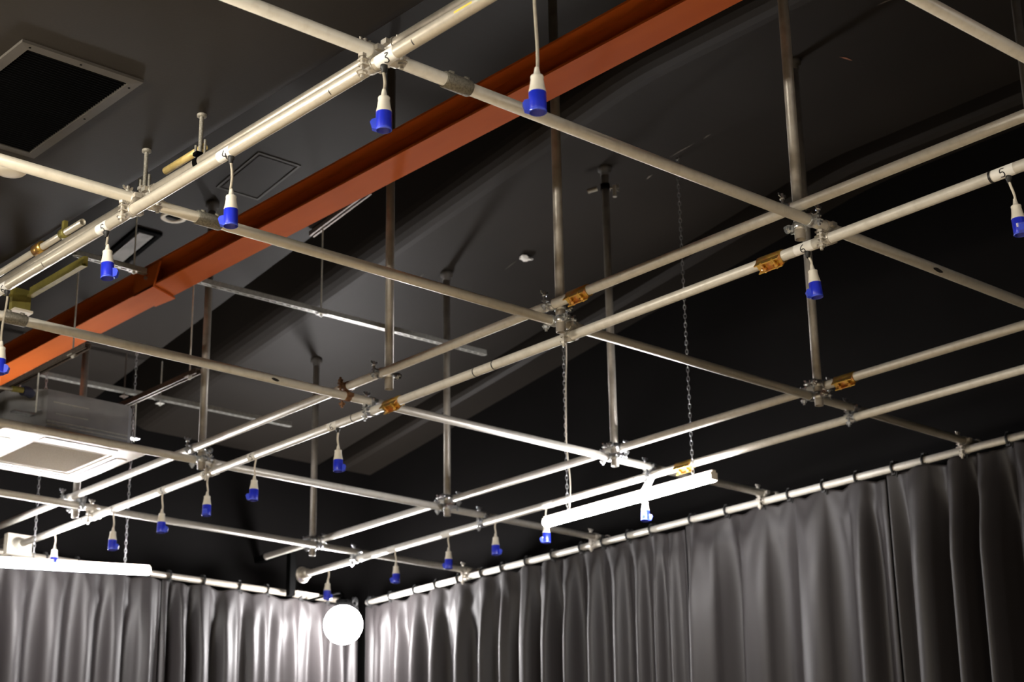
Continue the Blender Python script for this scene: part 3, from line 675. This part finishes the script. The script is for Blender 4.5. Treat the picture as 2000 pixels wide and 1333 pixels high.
ceilpanel('ceiling_vent', 5.43, 5.56, 9.76, 10.20, 'pale flush vent panel with black frame beyond the near tubes', 'dark', 'ventgrey', .03, .02)
ceilpanel('ceiling_hatch', 5.59, 5.88, 8.60, 9.05, 'dark square access hatch in high ceiling above the girder', 'hatch', 'ceil', .015, .006)
# white lump stuck on ceiling, pegs
t_ = MB()
ico = []
for i in range(7):
    for j in range(10):
        th = math.pi * i / 6; ph = 2 * math.pi * j / 10; r = .035 * (1 + .35 * math.sin(3 * ph + i) * math.sin(th) + .2 * math.sin(5 * ph))
        ico.append(Vector((7.96, 8.77, zc(8.77) - .02)) + Vector((1.5 * r * math.sin(th) * math.cos(ph), r * math.sin(th) * math.sin(ph), .5 * r * math.cos(th))))
t_.add(ico, [(i * 10 + j, i * 10 + (j + 1) % 10, (i + 1) * 10 + (j + 1) % 10, (i + 1) * 10 + j) for i in range(6) for j in range(10)], False)
tag(t_.build('filler_lump', 'paper'), 'small white lump stuck on dark ceiling near the centre', 'lump')
# clamp and light hook at the head of far column 7
t = thing('column_head_clamp', (7.625, 7.611, 6.45), 'silver and dark clamp at the head of the far column', 'clamp')
a = MB(); zt = zc(7.611) - .14
a.lathe((7.625, 7.611, zt - .02), Z_, [(TR + .001, 0), (.031, 0), (.031, .04), (TR + .001, .04)], 24, loop=True); a.build('clamp_band', 'dark', t)
bolt_set(t, (7.665, 7.595, zt), (.75, -.66, 0), 'casti', True, -.03, .05)
MB().cyl((7.60, 7.66, zt + .0), (7.56, 7.71, zt - .015), .016, 12).build('spigot', 'casti', t)
MB().cyl((7.67, 7.57, zt + .01), (7.67, 7.57, zt - .07), .013, 12).build('pin', 'cream', t)

# pale scuffs on the ceiling boards
def scuff(p, q_, m_, wd=.012):
    p = Vector(p); q_ = Vector(q_); d = (q_ - p).normalized(); s_ = d.cross(Z_) * wd / 2
    mid = (p + q_) / 2 + s_ * .8; dz = Vector((0, 0, -.003))
    MB().add([p + dz, mid + s_ + dz, q_ + dz, mid - s_ + dz], [(0, 1, 2, 3)]).build('paint_scuff', m_, CE)
scuff((7.789, 5.785, 6.68), (7.893, 5.764, 6.68), 'scufforange', .014)
scuff((7.909, 7.303, 6.603), (7.93, 7.077, 6.637), 'scuff', .008)
scuff((7.975, 7.573, 6.562), (7.968, 7.503, 6.573), 'scuff', .012)
scuff((7.942, 7.02, 6.646), (7.942, 6.944, 6.657), 'scuff', .008)
scuff((7.478, 5.265, 6.68), (7.492, 5.150, 6.68), 'scuff', .010)
scuff((7.965, 9.002, 6.348), (7.95, 8.847, 6.371), 'scuff', .006)
scuff((7.495, 9.415, 6.286), (7.489, 9.332, 6.298), 'scuff', .010)

# ------------------------------------------------------------------ chains
def chain(x, y, z0, z1, lab, flex=False):
    t = thing('hanging_chain', (x, y, z0), lab, 'chain', 'lamp hanging chains')
    mbc = MB(); p_ = .030; n_ = int((z1 - z0) / p_); z = z0 + p_ / 2
    for i in range(n_):
        ax = X_ if i % 2 else Y_
        if i % 2: ax = (X_ + Y_).normalized()
        else: ax = (X_ - Y_).normalized()
        mbc.torus((x, y, z), ax, .0075, .0026, 12, 6, 2.3, Z_); z += p_
    mbc.build('chain_links', 'zinc', t)
    if flex:
        pts_ = [Vector((x + .012 * math.sin(u * 9), y - .015 - .006 * math.sin(u * 14), z0 + (z1 - z0) * u)) for u in [i / 24 for i in range(25)]]
        MB().tube(pts_, .0042, 8).build('flex_cable', 'cablew', t)
    MB().torus((x, y, z1 - .01), X_, .014, .004, 14, 6).build('top_hook', 'zinc', t)
chain(7.97, 7.28, 4.44, 6.62, 'long chain holding the right end of the right lit batten')
chain(7.93, 8.37, 4.44, 5.62, 'chain with white cable holding the left end of the right batten', True)
chain(6.33, 11.30, 4.37, 5.98, 'chain holding the right end of the left lit batten')
chain(5.62, 11.30, 4.31, 5.98, 'chain holding the left batten near the square box')

# ------------------------------------------------------------------ lamps
def batten(a, b_, lab, m_='led', wd=.075, group='led battens'):
    a = Vector(a); b_ = Vector(b_); d = (b_ - a).normalized(); L = (b_ - a).length; s_ = d.cross(Z_).normalized(); u_ = s_.cross(d)
    t = thing('led_batten', tuple(a), lab, 'lamp', group)
    e = Matrix((d, s_, u_)).transposed(); c = (a + b_) / 2
    MB().box(c + u_ * .034, (L, wd * .40, .022), e).build('housing', 'acwhite', t)
    n_ = 24; rings_ = []
    for q_ in (a + d * .010, b_ - d * .010):
        rings_.append([q_ + s_ * (wd / 2 * math.cos(2 * math.pi * i / n_)) + u_ * (wd * .36 * math.sin(2 * math.pi * i / n_)) for i in range(n_)])
    MB().rings(rings_, smooth=True).build('diffuser', m_, t)
    for q_, sg in ((a, 1), (b_, -1)):
        MB().box(q_ + d * sg * .005 + u_ * .008, (.012, wd * .75, .046), e).build('end_cap', 'acwhite', t)
    return t
batten((7.885, 7.03, 4.38), (7.885, 8.54, 4.38), 'glowing white led batten hanging beside the right curtain')
batten((5.20, 11.30, 4.245), (6.53, 11.30, 4.35), 'glowing white led batten hanging before the left curtain', 'ledbright')
batten((5.70, -2.3, 4.38), (5.70, -.8, 4.38), 'glowing white led batten right of the camera, outside the view', 'fillcool')  # added lamp out of view, placed for highlights on the right cross tubes
batten((1.0, 4.7, 4.40), (1.0, 6.2, 4.40), 'glowing led batten on the near left, outside the view', 'fillwarm')  # no known fixture: added out of view to brighten the near tubes
batten((2.1, 8.8, 4.40), (2.1, 10.3, 4.40), 'glowing led batten far left of the view', 'filldimwarm')  # weaker added fill past the left edge, for the left tube ends
batten((1.0, -2.4, 4.40), (1.0, -.9, 4.40), 'glowing led batten behind the camera', 'fillwarm')  # added behind the viewpoint to light floor and tube undersides
batten((-1.6, 1.0, 4.40), (-1.6, 2.5, 4.40), 'glowing led batten left of the camera', 'fillwarm')  # another added source for floor bounce, no fixture seen here
t = thing('round_lamp', (8.50, 11.62, 4.22), 'dazzling round white lamp in the far curtain corner', 'lamp')
lc = Vector((8.50, 11.62, 4.225)); dirv = (Vector((0, 0, 1.6)) - lc).normalized()
MB().lathe(lc, Z_, [(.155 * math.sin(math.pi * k / 20), -.155 * math.cos(math.pi * k / 20)) for k in range(21)], 40).build('opal_globe', 'globe', t)
MB().lathe(lc + Z_ * .145, Z_, [(.06, 0), (.062, .05), (.03, .07), (0, .07)], 28).build('neck', 'dark', t)
MB().tube([lc + Z_ * .19, lc + Z_ * .24, lc + Z_ * .27 + Y_ * .04, (8.50, 12.12, 4.50)], .010, 12).build('stem', 'dark', t)

# white tag by the lower far tube
t = thing('paper_tag', (7.98, 7.62, 4.45), 'bright white strip tag tied at the lower far tube', 'tag')
MB().prism([(7.965, 7.58, 4.535), (7.965, 7.65, 4.535), (7.965, 7.74, 4.44), (7.965, 7.67, 4.425)], X_, .003).build('tag', 'paper', t)

# ------------------------------------------------------------------ curtains
def sn(seed):
    rnd = random.Random(seed); T = [rnd.uniform(-1, 1) for _ in range(512)]
    def f(x):
        i = math.floor(x); u = x - i; u = u * u * (3 - 2 * u); return T[i % 512] * (1 - u) + T[(i + 1) % 512] * u
    return f
def curtain(p0, p1, nrm, lab, seed, zt=4.515, zb=.06, amp=.05, step=.010, tiesp=.28, lam=(.16, .34)):
    p0 = Vector(p0); p1 = Vector(p1); nrm = Vector(nrm); L = (p1 - p0).length; d = (p1 - p0).normalized()
    t = thing('stage_curtain', (p0.x, p0.y, 0.0), lab, 'curtain', 'dark curtains hung from the rails')
    rnd = random.Random(seed)
    n1, n2, n3, n4 = sn(seed), sn(seed + 1), sn(seed + 2), sn(seed + 3)
    ns = int(L / step); ph = []; a = rnd.uniform(0, 6)
    for i in range(ns + 1):
        s_ = L * i / ns; la = lam[0] + (lam[1] - lam[0]) * (.5 + .5 * n1(s_ * 1.7)); ph.append(a); a += 2 * math.pi * step / la
    ties = []; s_ = .06
    while s_ < L - .03: ties.append(s_); s_ += tiesp * rnd.uniform(.8, 1.2)
    hs = [0, .015, .04, .08, .13, .2, .28, .37, .48, .6, .74, .9, 1.1, 1.35, 1.65, 2.0, 2.5, 3.1, 3.8, zt - zb]
    def near(s_):
        dmin = min(abs(s_ - q_) for q_ in ties); return min(1, dmin / (tiesp / 2))
    def off(i, s_, h):
        g1 = math.sin(ph[i] + .45 * n2(s_ * 1.5) + .55 * n3(h * .35 + s_ * .5))
        g = math.copysign(abs(g1) ** .75, g1)
        A = amp * (.62 + .38 * n4(s_ * 1.3)) * (.28 + .72 * min(1, h / .55)) * (1 + .1 * h)
        e_ = .22 * amp * math.sin(ph[i] * 2.13 + 1.2 * n3(s_ * 1.2) + h * .25) * min(1, h / .3) * (.5 + .5 * n2(s_ * .9 + 7))
        q_ = near(s_)
        sw = .018 * math.exp(-((h - .22 * q_) ** 2) / .004) * q_                # swag creases falling from the ties
        return (g * A + e_ + sw) * min(1, s_ / .10, (L - s_) / .10)
    vs_ = []
    for h in hs:
        for i in range(ns + 1):
            s_ = L * i / ns; q_ = near(s_)
            z = zt - h - (.028 * q_ * q_ if h < .5 else .028 * q_ * q_ * max(0, 1.5 - h * 1))
            lat = .05 * n4(s_ * .6 + 3) * h * .25 * min(1, s_ / .4, (L - s_) / .4)
            vs_.append(p0 + d * (s_ + lat) + nrm * off(i, s_, h) + Vector((0, 0, z)) - Vector((0, 0, p0.z)))
    m_ = ns + 1
    f_ = [(r * m_ + i, r * m_ + i + 1, (r + 1) * m_ + i + 1, (r + 1) * m_ + i) for r in range(len(hs) - 1) for i in range(ns)]
    o = MB().add(vs_, f_, True).build('cloth', 'curtain', t)
    sol = o.modifiers.new('thickness', 'SOLIDIFY'); sol.thickness = .0015
    for q_ in ties:
        c = p0 + d * q_; c.z = ZD
        tm = MB().torus(c, d, TR + .009, .008, 20, 8)
        k = c + nrm * -.02 + Z_ * (TR + .004)
        tm.tube([k, k + Vector((0, 0, .02)) - nrm * .01, k - nrm * .03 + d * .012 + Z_ * .004], .007, 6)
        tm.box(c - Z_ * .030, (.030, .030, .030)); tm.box(c + Z_ * .034 + nrm * .006, (.02, .02, .02)); tm.tube([k, k + nrm * .02 - Z_ * .03 + d * .02, k + nrm * .03 - Z_ * .09 + d * .025], .005, 6)
        tm.build('tie', 'black', t)
    return t
RX = PX['R']
curtain((RX, 12.10, 0), (RX, 8.40, 0), (-1, 0, 0), 'dark curtain panel on the right rail nearest the bright corner', 11, amp=.085, lam=(.11, .36))
curtain((RX, 8.39, 0), (RX, 6.66, 0), (-1, 0, 0), 'grey lit middle curtain panel below the right batten', 23, amp=.15, lam=(.16, .5))
curtain((RX, 6.65, 0), (RX, 2.4, 0), (-1, 0, 0), 'dark curtain panel with deep folds at right edge', 37, amp=.16, lam=(.18, .52))
t = thing('curtain_rail', (2.0, 12.15, ZD), 'left curtain rail tube behind the left batten', 'tube', 'curtain rails')
MB().pipe((2.0, 12.15, ZD), (8.93, 12.15, ZD), TR, TR - .004).build('tube', 'dull', t)
curtain((2.6, 12.15, 0), (7.13, 12.15, 0), (0, -1, 0), 'pale lit curtain panel below the left batten', 51, amp=.10, lam=(.16, .34))
curtain((7.14, 12.15, 0), (9.04, 12.15, 0), (0, -1, 0), 'dark curtain panel left of the bright round lamp', 67, amp=.10, lam=(.14, .3))
